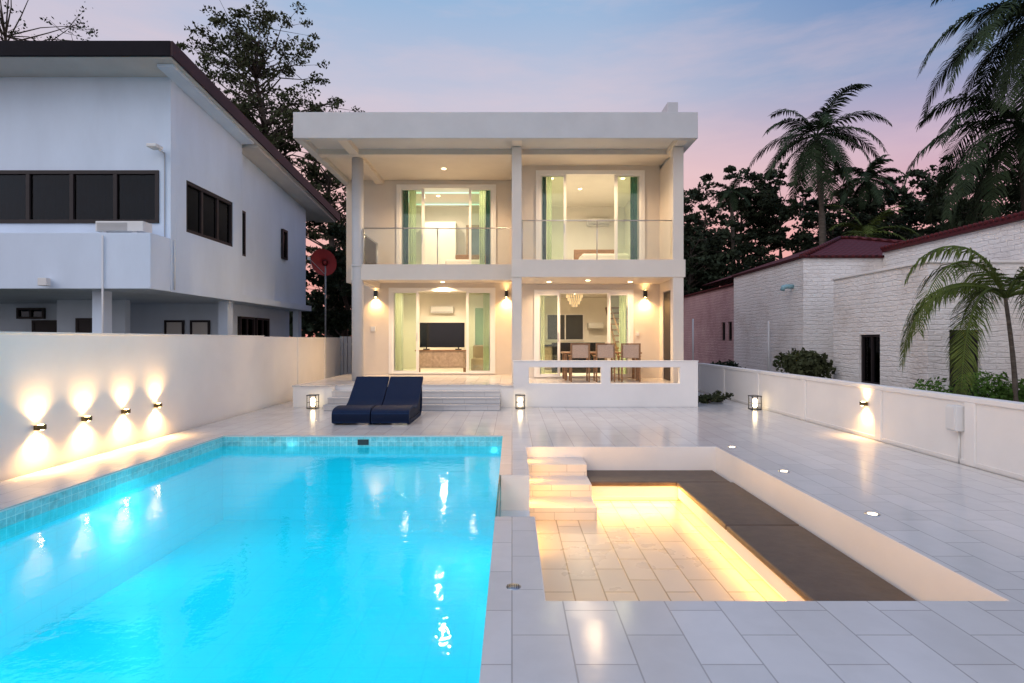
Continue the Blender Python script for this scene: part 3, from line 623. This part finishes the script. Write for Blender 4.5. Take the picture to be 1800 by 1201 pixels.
def window(x0,x1,y,z0,z1,n,parent,axis='x',mt=M['glassdark'],s=.06):
    w=x1-x0; B=[]
    def q(a,b,c,d,e2,f2): return (a,b,c,d,e2,f2) if axis=='x' else (c,d,a,b,e2,f2)
    B=[q(x0,x1,y-.03,y+.08,z1-s,z1),q(x0,x1,y-.03,y+.08,z0,z0+s),q(x0,x0+s,y-.03,y+.08,z0+s,z1-s),q(x1-s,x1,y-.03,y+.08,z0+s,z1-s)]
    for i in range(1,n): 
        c=x0+w*i/n; B.append(q(c-s*.5,c+s*.5,y-.025,y+.07,z0+s,z1-s))
    wn=boxes('window',B,M['darkbrown'],parent); b=q(x0+s,x1-s,y+.02,y+.028,z0+s,z1-s); box('window_pane',*b,mt,wn); return wn
window(-13.5,-7.75,12.5,4.15,5.31,6,L_,s=.08)
window(13.1,15.3,-7.6,4.08,5.28,3,L_,'y',s=.08)
window(15.95,16.5,-7.8,4.0,5.3,1,L_,'y')
window(19.0,19.4,-7.72,4.3,5.3,1,L_,'y')
cur('grey drawn curtain behind the neighbouring window',-13.4,-7.8,12.85,4.1,5.35,M['greycurtain'],30,.04)
cur('grey curtain behind the neighbouring side window',13.1,15.3,-7.95,4.0,5.35,M['greycurtain'],12,.03,along='y')
def roofslab(name,x0,x1,y0,y1,t0,t1,mt,dz=0):
    V=[]
    for (xx,yy) in ((x0,y0),(x1,y0),(x1,y1),(x0,y1)): V.append((xx,yy,zr(yy)+t0))
    for (xx,yy) in ((x0,y0),(x1,y0),(x1,y1),(x0,y1)): V.append((xx,yy,zr(yy)+t1))
    return mk(name,V,BF,mt,L_)
roofslab('roof',-20.4,-7.03,11.74,23.1,.04,.30,M['fasciadark'])
roofslab('soffit',-20.4,-7.05,11.76,23.05,.002,.038,M['soffit'])
roofslab('roof_fascia',-7.03,-6.98,11.70,23.1,.0,.30,M['fasciared']); roofslab('roof_fascia',-20.4,-7.03,11.69,11.74,.0,.30,M['fasciadark'])
roofslab('soffit_step',-7.9,-7.12,15.9,22.9,-.09,-.01,M['soffit'])
roofslab('soffit_trim',-7.49,-7.15,12.0,15.75,-.06,-.0,W)
box('column',-9.04,-8.79,12.25,12.5,0,2.65,W,L_)
box('column',-8.0,-7.75,15.5,15.8,0,2.65,W,L_); box('column',-8.05,-7.85,20.9,21.2,0,2.68,W,L_)
grid('ground_floor_wall',-20,-8.3,0,2.65,16.6,16.8,[],'xz',W,L_)
box('ground_floor_wall',-8.5,-8.3,16.8,21.2,0,2.65,W,L_)
box('ground_floor_wall',-12.0,-10.2,15.0,15.2,0,2.65,W,L_)
for (x0,x1,y) in [(-13.9,-13.2,16.58),(-10.05,-9.6,16.58),(-9.3,-8.85,16.58),(-11.4,-11.0,14.98),(-12.9,-12.3,16.58)]:
    box('door',x0,x1,y-.03,y,0,2.1,M['soffit'] if x0>-10.5 else M['darkbrown'],L_); 
    boxes('door_frame',[(x0-.06,x0,y-.05,y,0,2.16),(x1,x1+.06,y-.05,y,0,2.16),(x0,x1,y-.05,y,2.1,2.16)],M['darkbrown'],L_)
for (x0,x1,y,z0) in [(-14.4,-13.6,16.6,2.2),(-12.9,-12.3,16.6,2.2)]: window(x0,x1,y-.05,z0,z0+.32,2,L_)
for y in (17.2,18.3): window(y,y+.95,-8.28,.9,2.3,2,L_,'y')
acx=thing('outdoor_air_conditioner',(-8.6,12.0,3.82),'white outdoor air conditioner unit on the neighbouring ledge','air conditioner')
box('unit_body',-8.72,-7.72,11.9,12.22,3.86,4.08,M['plastic'],acx,bevel=.015); each('unit_foot',[(-8.6,-8.5,11.9,12.2,3.821,3.86),(-7.95,-7.85,11.9,12.2,3.821,3.86)],M['grey'],acx); boxes('fan_grille',[(-8.68,-8.05,11.893,11.9,3.88+.025*i,3.89+.025*i) for i in range(7)],M['grey'],acx)
cc=thing('security_camera',(-7.72,12.5,5.8),'small white security camera bracket on the neighbouring wall','camera')
box('camera_body',-7.82,-7.60,12.15,12.40,5.72,5.80,M['plastic'],cc,bevel=.02); tube('camera_bracket',[(-7.65,12.5,5.7),(-7.65,12.35,5.7),(-7.65,12.3,5.74)],.018,M['plastic'],cc,8); tube('camera_cable',[(-7.62,12.48,5.7),(-7.62,12.48,3.82)],.012,M['grey'],cc,6)
fd=thing('flood_light',(-9.6,11.8,2.85),'small grey flood light on the neighbouring ledge','flood light')
box('lamp_head',-9.68,-9.5,11.6,11.72,2.70,2.86,M['plastic'],fd,bevel=.01); tube('lamp_arm',[(-9.59,11.8,2.86),(-9.59,11.7,2.82)],.015,M['grey'],fd,8)
for pp in [[(-8.47,11.77,3.75),(-8.47,11.77,.0)],[(-7.47,12.6,3.8),(-7.47,12.6,2.7)]]:
    o=tube('drain_pipe',pp,.018,M['plastic'],None,8); meta(o,'thin white drain pipe running down the neighbouring house','pipe','neighbour drain pipes')
sd=thing('satellite_dish',(-6.6,20.3,3.2),'red mesh satellite dish on a thin pole','satellite dish')
V=[];F=[];nn=24;cx,cy,cz=-6.72,20.3,4.35
V.append((cx,cy+.14,cz))
for r in (1,2,3,4):
    for k in range(nn):
        a=2*math.pi*k/nn; rr=.115*r; V.append((cx+rr*math.cos(a),cy+.14-.14*(r/4)**2-.18*math.sin(a)*r/4,cz+rr*math.sin(a)))
for k in range(nn): F.append((0,1+k,1+(k+1)%nn))
for r in range(3):
    for k in range(nn): F.append((1+r*nn+k,1+r*nn+(k+1)%nn,1+(r+1)*nn+(k+1)%nn,1+(r+1)*nn+k))
mk('dish_reflector',V,F,M['red'],sd,smooth=True,recalc=False); tube('dish_pole',[(cx,cy+.2,1.6),(cx,cy+.2,4.35)],.03,M['grey'],sd,8); tubes('receiver_arm',[([(cx-.35,cy,cz-.3),(cx-.3,cy-.6,cz+.05)],.012),([(cx,cy+.1,cz-.4),(cx-.3,cy-.6,cz+.05)],.012)],M['grey'],sd); box('receiver',cx-.34,cx-.26,cy-.68,cy-.58,cz,cz+.1,M['plastic'],sd)

# ---------------------------------------------------------------- right neighbour house
Rn=thing('stucco_house',(10,16,0),'single-storey house with rough whitewashed brick walls and red tile trim','house')
S=M['stucco']
box('wall',8.5,8.7,16.6,21.8,0,3.97,S,Rn)
grid('wall',21.8,30,0,3.70,8.62,8.8,[(22.3,22.7,1.55,2.3),(23.0,23.4,1.55,2.3)],'yz',M['stuccopink'],Rn); box('wall',8.7,14,16.6,16.8,0,3.97,S,Rn)
box('wall',10.8,11.0,7.5,16.58,0,4.12,S,Rn)
grid('wall',11.9,15.4,0,3.2,8.7,8.88,[(13.45,14.25,.5,1.72)],'yz',S,Rn); grid('wall',8.88,10.79,0,3.2,11.9,12.1,[(9.15,9.80,.3,1.8)],'xz',S,Rn); box('wall',8.88,10.79,15.2,15.4,0,3.2,S,Rn)
box('flat_roof',8.89,10.78,12.1,15.19,3.05,3.14,M['grey'],Rn)
boxes('wall_cap',[(8.66,8.92,11.86,15.44,3.202,3.26),(8.92,10.79,11.86,12.14,3.202,3.26)],M['white'],Rn,bevel=.01)
window(13.45,14.25,8.78,.5,1.72,2,Rn,'y',M['glassdark'])
window(22.3,22.7,8.7,1.55,2.3,1,Rn,'y',M['glass'],.05); window(23.0,23.4,8.7,1.55,2.3,1,Rn,'y',M['glass'],.05)
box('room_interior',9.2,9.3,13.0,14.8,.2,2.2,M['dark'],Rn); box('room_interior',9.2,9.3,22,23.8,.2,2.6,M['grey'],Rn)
dr2=box('lattice_door',9.15,9.80,11.97,12.01,.3,1.8,M['darkbrown'],Rn); boxes('lattice',[(9.2+.07*i,9.215+.07*i,11.95,11.968,.35,1.75) for i in range(9)]+[(9.17,9.78,11.942,11.949,.36+.075*i,.372+.075*i) for i in range(19)],M['darkbrown'],dr2)
each('tile_coping',[(8.42,8.74,16.5,21.8,3.972,4.05),(8.742,14,16.5,16.82,3.972,4.05),(10.70,11.06,7.5,16.48,4.122,4.24),(8.54,8.86,21.81,30,3.702,3.78)],M['rooftile'],Rn,bevel=.02)
L2=[]
for i in range(60): L2.append(([(10.68,7.6+.15*i,4.24),(11.08,7.6+.15*i,4.24)],.055))
tubes('ridge_tiles',L2,M['rooftile'],Rn,8)
mk('roof',[(8.6,16.9,4.04),(16,16.9,4.04),(16,26,4.04),(8.6,26,4.04),(12.2,21.2,5.35),(12.7,21.2,5.35)],[(0,1,5,4),(1,2,5),(2,3,4,5),(3,0,4)],M['rooftile'],Rn)
for pp in [[(8.6,16.9,4.07),(12.2,21.2,5.38)],[(12.2,21.2,5.38),(12.7,21.2,5.38)],[(16,16.9,4.07),(12.7,21.2,5.38)]]: tube('roof_ridge',pp,.08,M['rooftile'],Rn,8)
ep=thing('exhaust_pipe',(8.4,17.6,3.1),'pale blue plastic pipe elbow sticking out of the wall','pipe'); tube('pipe',[(8.5,17.2,3.2),(8.3,17.2,3.2),(8.2,17.2,3.18),(8.17,17.2,3.08)],.07,mat('blue_plastic',(.25,.45,.5),.4),ep,12)
for (x,y,h) in [(8.3,18.4,2.2),(7.0,22,2.4)]:
    o=tube('standpipe',[(x,y,-.03),(x,y,h)],.03,M['plastic'],None,8); meta(o,'thin white standpipe beside the rough brick wall','pipe','standpipes')

# ---------------------------------------------------------------- vegetation
def leaves(centers,radii,counts,size,rng,flat=1.0):
    P=[]
    for c,r,n in zip(centers,radii,counts):
        d=rng.normal(size=(n,3)); d/=np.linalg.norm(d,axis=1)[:,None]
        rad=r*(rng.random(n)**.45)[:,None]
        P.append(np.array(c)+d*rad*np.array([1,1,flat]))
    P=np.concatenate(P); n=len(P)
    u=rng.normal(size=(n,3)); u/=np.linalg.norm(u,axis=1)[:,None]
    v=np.cross(u,rng.normal(size=(n,3))); v/=np.linalg.norm(v,axis=1)[:,None]
    s=size*(.55+.9*rng.random(n))[:,None]
    A=P-u*s*.5; B=P+v*s*.28; C=P+u*s*.5; D=P-v*s*.28
    V=np.stack([A,B,C,D],1).reshape(-1,3); F=np.arange(4*n).reshape(-1,4)
    return V,F
def leafobj(name,V,F,mt,parent):
    c=V.mean(0); me=bpy.data.meshes.new(name)
    me.vertices.add(len(V)); me.vertices.foreach_set('co',(V-c).ravel())
    nf=len(F); me.loops.add(nf*4); me.loops.foreach_set('vertex_index',F.ravel().astype(np.int32))
    me.polygons.add(nf); me.polygons.foreach_set('loop_start',np.arange(0,nf*4,4,dtype=np.int32))
    me.update(calc_edges=True); me.validate(); me.materials.append(mt)
    o=bpy.data.objects.new(name,me); o.location=c; COL.objects.link(o)
    if parent: o.parent=parent; o.matrix_parent_inverse=Matrix.Translation(-wloc(parent))
    return o
def tree(base,h,tr,crown_z0,rx,rz,ncl,cr,nleaf,lsize,seed,label,mt,tmt=None,lean=(0,0),group='garden trees',flat=.65,sub=.75,lr=(.35,.75)):
    rng=np.random.default_rng(seed); rd=random.Random(seed)
    e=thing('broadleaf_tree',base,label,'tree',group)
    bx,by,bz=base; T=[]
    tp=[]; 
    for i in range(7):
        f=i/6; tp.append((bx+lean[0]*f+rd.uniform(-.12,.12)*f*2,by+lean[1]*f,bz+f*h*.86))
    T.append((tp,[tr*(1-.82*(i/6)) for i in range(7)]))
    C=[];Rr=[];cn=[]
    cz=(crown_z0+h)/2
    for k in range(ncl):
        while True:
            q=rng.uniform(-1,1,3)
            if .25<np.linalg.norm(q)<1: break
        x=bx+lean[0]*.7+q[0]*rx; y=by+q[1]*rx; z=bz+cz+q[2]*rz
        f=min(.98,max(.25,(z-bz-abs(q[0])*rx*.6)/(h*.86))); fi=f*6; i=int(fi); fr=fi-i
        a=Vector(tp[i]).lerp(Vector(tp[min(6,i+1)]),fr)
        m=a.lerp(Vector((x,y,z)),.5)+Vector((rd.uniform(-.3,.3),rd.uniform(-.3,.3),rd.uniform(-.1,.5)))
        r0=tr*.30*(1-f*.6); T.append(([tuple(a),tuple(m),(x,y,z)],[r0,r0*.6,r0*.22]))
        for s in range(3):
            w=cr*rng.normal(size=3)*sub*np.array([1,1,flat]); p2=(x+w[0],y+w[1],z+w[2]+.15)
            T.append(([tuple(m.lerp(Vector((x,y,z)),.6)),p2],[r0*.35,r0*.1]))
            C.append(p2); Rr.append(cr*rd.uniform(*lr)); cn.append(int(nleaf/ncl/4*rd.uniform(.5,1.5)))
        C.append((x,y,z)); Rr.append(cr*rd.uniform(*lr)); cn.append(int(nleaf/ncl/4))
    tubes('trunk',T,tmt or M['trunk'],e,6)
    V,F=leaves(C,Rr,cn,lsize,rng,flat); leafobj('crown',V,F,mt,e); return e
tree((-11.4,27,0),16.6,.36,7.5,3.4,5.0,120,.95,20000,.16,5,'tall airy broadleaf tree rising behind the neighbouring house',M['leaf'],lean=(-.6,0),flat=.5,sub=.7,lr=(.3,.55))
tree((-8.9,28,0),14.2,.25,3.0,2.5,5.6,66,.8,17000,.16,8,'slender tree with sparse foliage behind the villa',M['leaf'],flat=.5,lr=(.3,.55))
tree((-7.0,24,0),6.5,.2,1.2,1.5,2.8,22,.7,12000,.2,9,'dark bushy tree between the two houses',M['leafd'])
tree((-27.5,31,0),21.5,.35,16.5,4.5,3.0,36,.8,1500,.18,12,'tall nearly bare tree with fine twigs',M['leafd'])
spec=[(1235,330,34,2.6),(1300,305,38,3.2),(1375,310,36,3.0),(1465,345,33,2.6),(1530,325,37,3.2),(1600,310,38,3.2),(1680,300,32,2.8),(1760,320,28,2.6),(1215,400,30,1.8)]
for i,(px,ty,Y,rx) in enumerate(spec):
    X=(px-900)*Y/1000; h=1.6+(597-ty)*Y/1000
    tree((X,Y,0),h,.24,h*.38,rx,h*.32,40,1.0,9500,.24,20+i,'dense dark tree in the grove behind the brick house',M['leafd'],group='background grove trees',flat=.45,lr=(.3,.6))
rng=np.random.default_rng(77); C=[];Rr=[];cn=[]
for i in range(150):
    x=-75+i*1.05; C.append((x,56+rng.uniform(-5,5),rng.uniform(1.0,4.5))); Rr.append(rng.uniform(2.0,3.8)); cn.append(230)
V,F=leaves(C,Rr,cn,.7,rng,1.0); o=leafobj('far_woodland',V,F,M['leafd'],None); o['kind']='stuff'; o['label']='dark band of distant woodland on the skyline'; o['category']='woodland'

def palm(base,top,flen,nf,seed,label,mt,tr=.16,leaflet=.55,droop=1.0,nl=44,wd=.028,group='palm trees',up=70,low=-48,az0=0):
    rd=random.Random(seed); e=thing('palm_tree',base,label,'palm',group)
    b=Vector(base);tpv=Vector(top); path=[];rad=[]
    for i in range(13):
        f=i/12; p=b.lerp(tpv,f)+Vector((math.sin(f*math.pi)*.15*(tpv-b).length*.12,0,0)); path.append(tuple(p)); rad.append(tr*(1.25-.5*f)*(1+.05*(i%2)))
    tube('trunk',path,rad,M['palmtrunk'],e,12)
    V=[];F=[]
    for k in range(nf):
        az=az0+2*math.pi*(k*.381966)+rd.uniform(-.2,.2); el=R(up-(up-low)*(k/nf)**.9+rd.uniform(-8,8)); L=flen*rd.uniform(.82,1.08)*(0.8+.2*math.cos(el))
        p=tpv.copy(); d=Vector((math.cos(az)*math.cos(el),math.sin(az)*math.cos(el),math.sin(el))); seg=14; pts=[p.copy()]; ds=[d.copy()]
        for s in range(seg):
            d=(d+Vector((0,0,-.085*droop*(1+s*.09)))).normalized(); p=p+d*(L/seg); pts.append(p.copy()); ds.append(d.copy())
        v,f=tubev([tuple(q) for q in pts],[max(.006,.032*(1-i/seg)) for i in range(seg+1)],4); kk=len(V); V+=v; F+=[tuple(i+kk for i in q) for q in f]
        for j in range(nl):
            u=.12+.88*j/(nl-1); fi=u*seg; i=min(seg-1,int(fi)); q=pts[i].lerp(pts[i+1],fi-i); dd=ds[i]
            side=dd.cross(Vector((0,0,1))); 
            if side.length<.1: side=Vector((1,0,0))
            side.normalize(); upv=side.cross(dd)
            ll=leaflet*(.35+.65*math.sin(math.pi*min(1,u*.85+.12)))*rd.uniform(.85,1.1)
            for sg in (-1,1):
                dirv=(side*sg*.85+dd*.55+upv*.12+Vector((0,0,-.25*droop))+Vector((rd.uniform(-.1,.1),rd.uniform(-.1,.1),rd.uniform(-.12,.12)))).normalized()
                m1=q+dirv*ll*.5; m2=m1+(dirv+Vector((0,0,-.55*droop))).normalized()*ll*.5
                wv=dd*wd; kk=len(V)
                V+=[tuple(q-wv*.5),tuple(q+wv*.5),tuple(m1+wv),tuple(m1-wv*.6),tuple(m2)]
                F+=[(kk,kk+1,kk+2,kk+3),(kk+3,kk+2,kk+4)]
    mk('crown',V,F,mt,e,recalc=False); 
    return e
palm((15.2,28,0),(15.0,28,11.6),3.8,30,1,'tall slim coconut palm with arching fronds',M['palmleaf'],.16,.8,1.0,54,.038)
palm((17.6,18,0),(16.9,18,12.0),4.2,34,2,'tall coconut palm with long drooping fronds',M['palmleaf'],.2,.9,1.25,62,.038)
palm((17.8,19.5,0),(17.5,19.5,8.9),4.8,32,4,'shaggy palm with heavy drooping fronds',M['palmleaf'],.22,.95,1.35,62,.038)
palm((20.8,33,0),(20.6,33,10.9),2.5,24,6,'small distant coconut palm above the grove',M['palmleaf'],.12,.6,1.0,34,.05)
palm((17.0,27,0),(16.8,27,6.6),2.6,20,7,'low bushy palm behind the tiled roof',M['palmleafb'],.12,.5,.8,26,.04)
palm((12.6,33,0),(12.7,33,10.2),1.6,16,11,'small spiky palm above the grove',M['palmleaf'],.12,.4,.7,22,.04)
palm((8.35,9.4,.0),(8.15,9.4,2.3),2.9,13,9,'young areca palm with arching green fronds behind the low wall',M['palmleafb'],.035,.55,2.0,64,.016,up=80,low=18,az0=2.6)
def bush(c,r,n,size,seed,label,mt,name='shrub',flat=.8,nc=8,spread=(1,1)):
    rng=np.random.default_rng(seed); e=thing(name,c,label,'shrub')
    C=[(c[0]+rng.normal()*r*.45*spread[0],c[1]+rng.normal()*r*.45*spread[1],c[2]+r*.6+rng.normal()*r*.25) for _ in range(nc)]
    V,F=leaves(C,[r*.55]*nc,[n//nc]*nc,size,rng,flat); leafobj('foliage',V,F,mt,e)
    tubes('stem',[([(c[0],c[1],c[2]-.03),q],[.02,.006]) for q in C],M['trunk'],e,5)
bush((8.0,15.2,.4),.75,2600,.14,1,'dark leafy shrub against the brick wall',M['leaf'])
bush((9.0,10.2,.05),.65,6000,.07,2,'bright green clipped hedge behind the low wall',M['bush'],spread=(1.6,.8),nc=16)
bush((4.85,14.3,.0),.22,500,.08,3,'small leafy plant growing at the terrace base',M['leaf'])
bush((5.3,14.6,.0),.2,400,.08,4,'small leafy plant growing at the terrace base',M['leaf'])
bush((7.3,19,.2),.6,1500,.14,5,'dark leafy shrub against the brick wall',M['leafd'])

# ---------------------------------------------------------------- world, added fill sun, camera
wd_=bpy.data.worlds.new('World'); scene.world=wd_; wd_.use_nodes=True; t=wd_.node_tree; t.nodes.clear()
def s2l(r,g,b): return tuple(((c/255)/12.92 if c/255<=.04045 else ((c/255+.055)/1.055)**2.4) for c in (r,g,b))
o=N(t,'ShaderNodeOutputWorld'); bg=N(t,'ShaderNodeBackground'); tc=N(t,'ShaderNodeTexCoord'); sp=N(t,'ShaderNodeSeparateXYZ')
t.links.new(tc.outputs['Generated'],sp.inputs[0])
c1=ramp(t,sp.outputs[2],[(0,s2l(240,150,134)),(.14,s2l(246,176,164)),(.27,s2l(236,196,194)),(.38,s2l(198,196,214)),(.52,s2l(148,182,218)),(.9,s2l(96,145,200))])
c2=ramp(t,sp.outputs[2],[(0,s2l(232,150,146)),(.16,s2l(238,178,178)),(.28,s2l(196,174,198)),(.38,s2l(118,150,192)),(.52,s2l(58,112,174)),(.9,s2l(48,95,160))])
c3=ramp(t,sp.outputs[2],[(0,s2l(212,200,202)),(.2,s2l(202,202,214)),(.5,s2l(176,192,216)),(.9,s2l(120,155,200))])
mr=N(t,'ShaderNodeMapRange',interpolation_type='SMOOTHSTEP'); mr.inputs['From Min'].default_value=.05; mr.inputs['From Max'].default_value=.68; t.links.new(sp.outputs[0],mr.inputs['Value'])
mx=N(t,'ShaderNodeMixRGB'); t.links.new(mr.outputs[0],mx.inputs[0]); t.links.new(c1,mx.inputs[1]); t.links.new(c2,mx.inputs[2])
mb=N(t,'ShaderNodeMapRange',interpolation_type='SMOOTHSTEP'); mb.inputs['From Min'].default_value=.15; mb.inputs['From Max'].default_value=-.5; t.links.new(sp.outputs[1],mb.inputs['Value'])
mx3=N(t,'ShaderNodeMixRGB'); t.links.new(mb.outputs[0],mx3.inputs[0]); t.links.new(mx.outputs[0],mx3.inputs[1]); t.links.new(c3,mx3.inputs[2])
mp=N(t,'ShaderNodeMapping'); mp.inputs['Scale'].default_value=(1,1,5); mp.inputs['Rotation'].default_value=(0,R(12),0); t.links.new(tc.outputs['Generated'],mp.inputs[0])
nz=noise(t,mp.outputs[0],2.3,7,.6); k=ramp(t,nz,[(.42,(0,0,0)),(.72,(.42,.42,.42))])
mx2=N(t,'ShaderNodeMixRGB'); t.links.new(k,mx2.inputs[0]); t.links.new(mx3.outputs[0],mx2.inputs[1]); mx2.inputs[2].default_value=rgba(s2l(236,204,206))
st2=N(t,'ShaderNodeMath',operation='MULTIPLY_ADD'); st2.inputs[1].default_value=.52; st2.inputs[2].default_value=1.02; t.links.new(mb.outputs[0],st2.inputs[0])  # sky behind the camera raised to brighten surfaces facing it
t.links.new(st2.outputs[0],bg.inputs[1])
t.links.new(mx2.outputs[0],bg.inputs[0]); t.links.new(bg.outputs[0],o.inputs[0])
sn=bpy.data.lights.new('sun','SUN'); sn.energy=.8; sn.angle=R(35); sn.color=(1,.86,.76); so=bpy.data.objects.new('sun',sn); so.rotation_euler=(R(50),0,R(-50)); COL.objects.link(so)  # soft fill added in place of sky glow; the sun has set
cam=bpy.data.cameras.new('camera'); co=bpy.data.objects.new('camera',cam); COL.objects.link(co); co.location=(0,0,1.6); co.rotation_euler=(R(90),0,0)
cam.lens=20; cam.sensor_width=36; cam.shift_y=-.002; cam.clip_end=2000; cam.clip_start=.05
scene.camera=co
scene.view_settings.view_transform='Standard'; scene.view_settings.look='None'; scene.view_settings.exposure=0
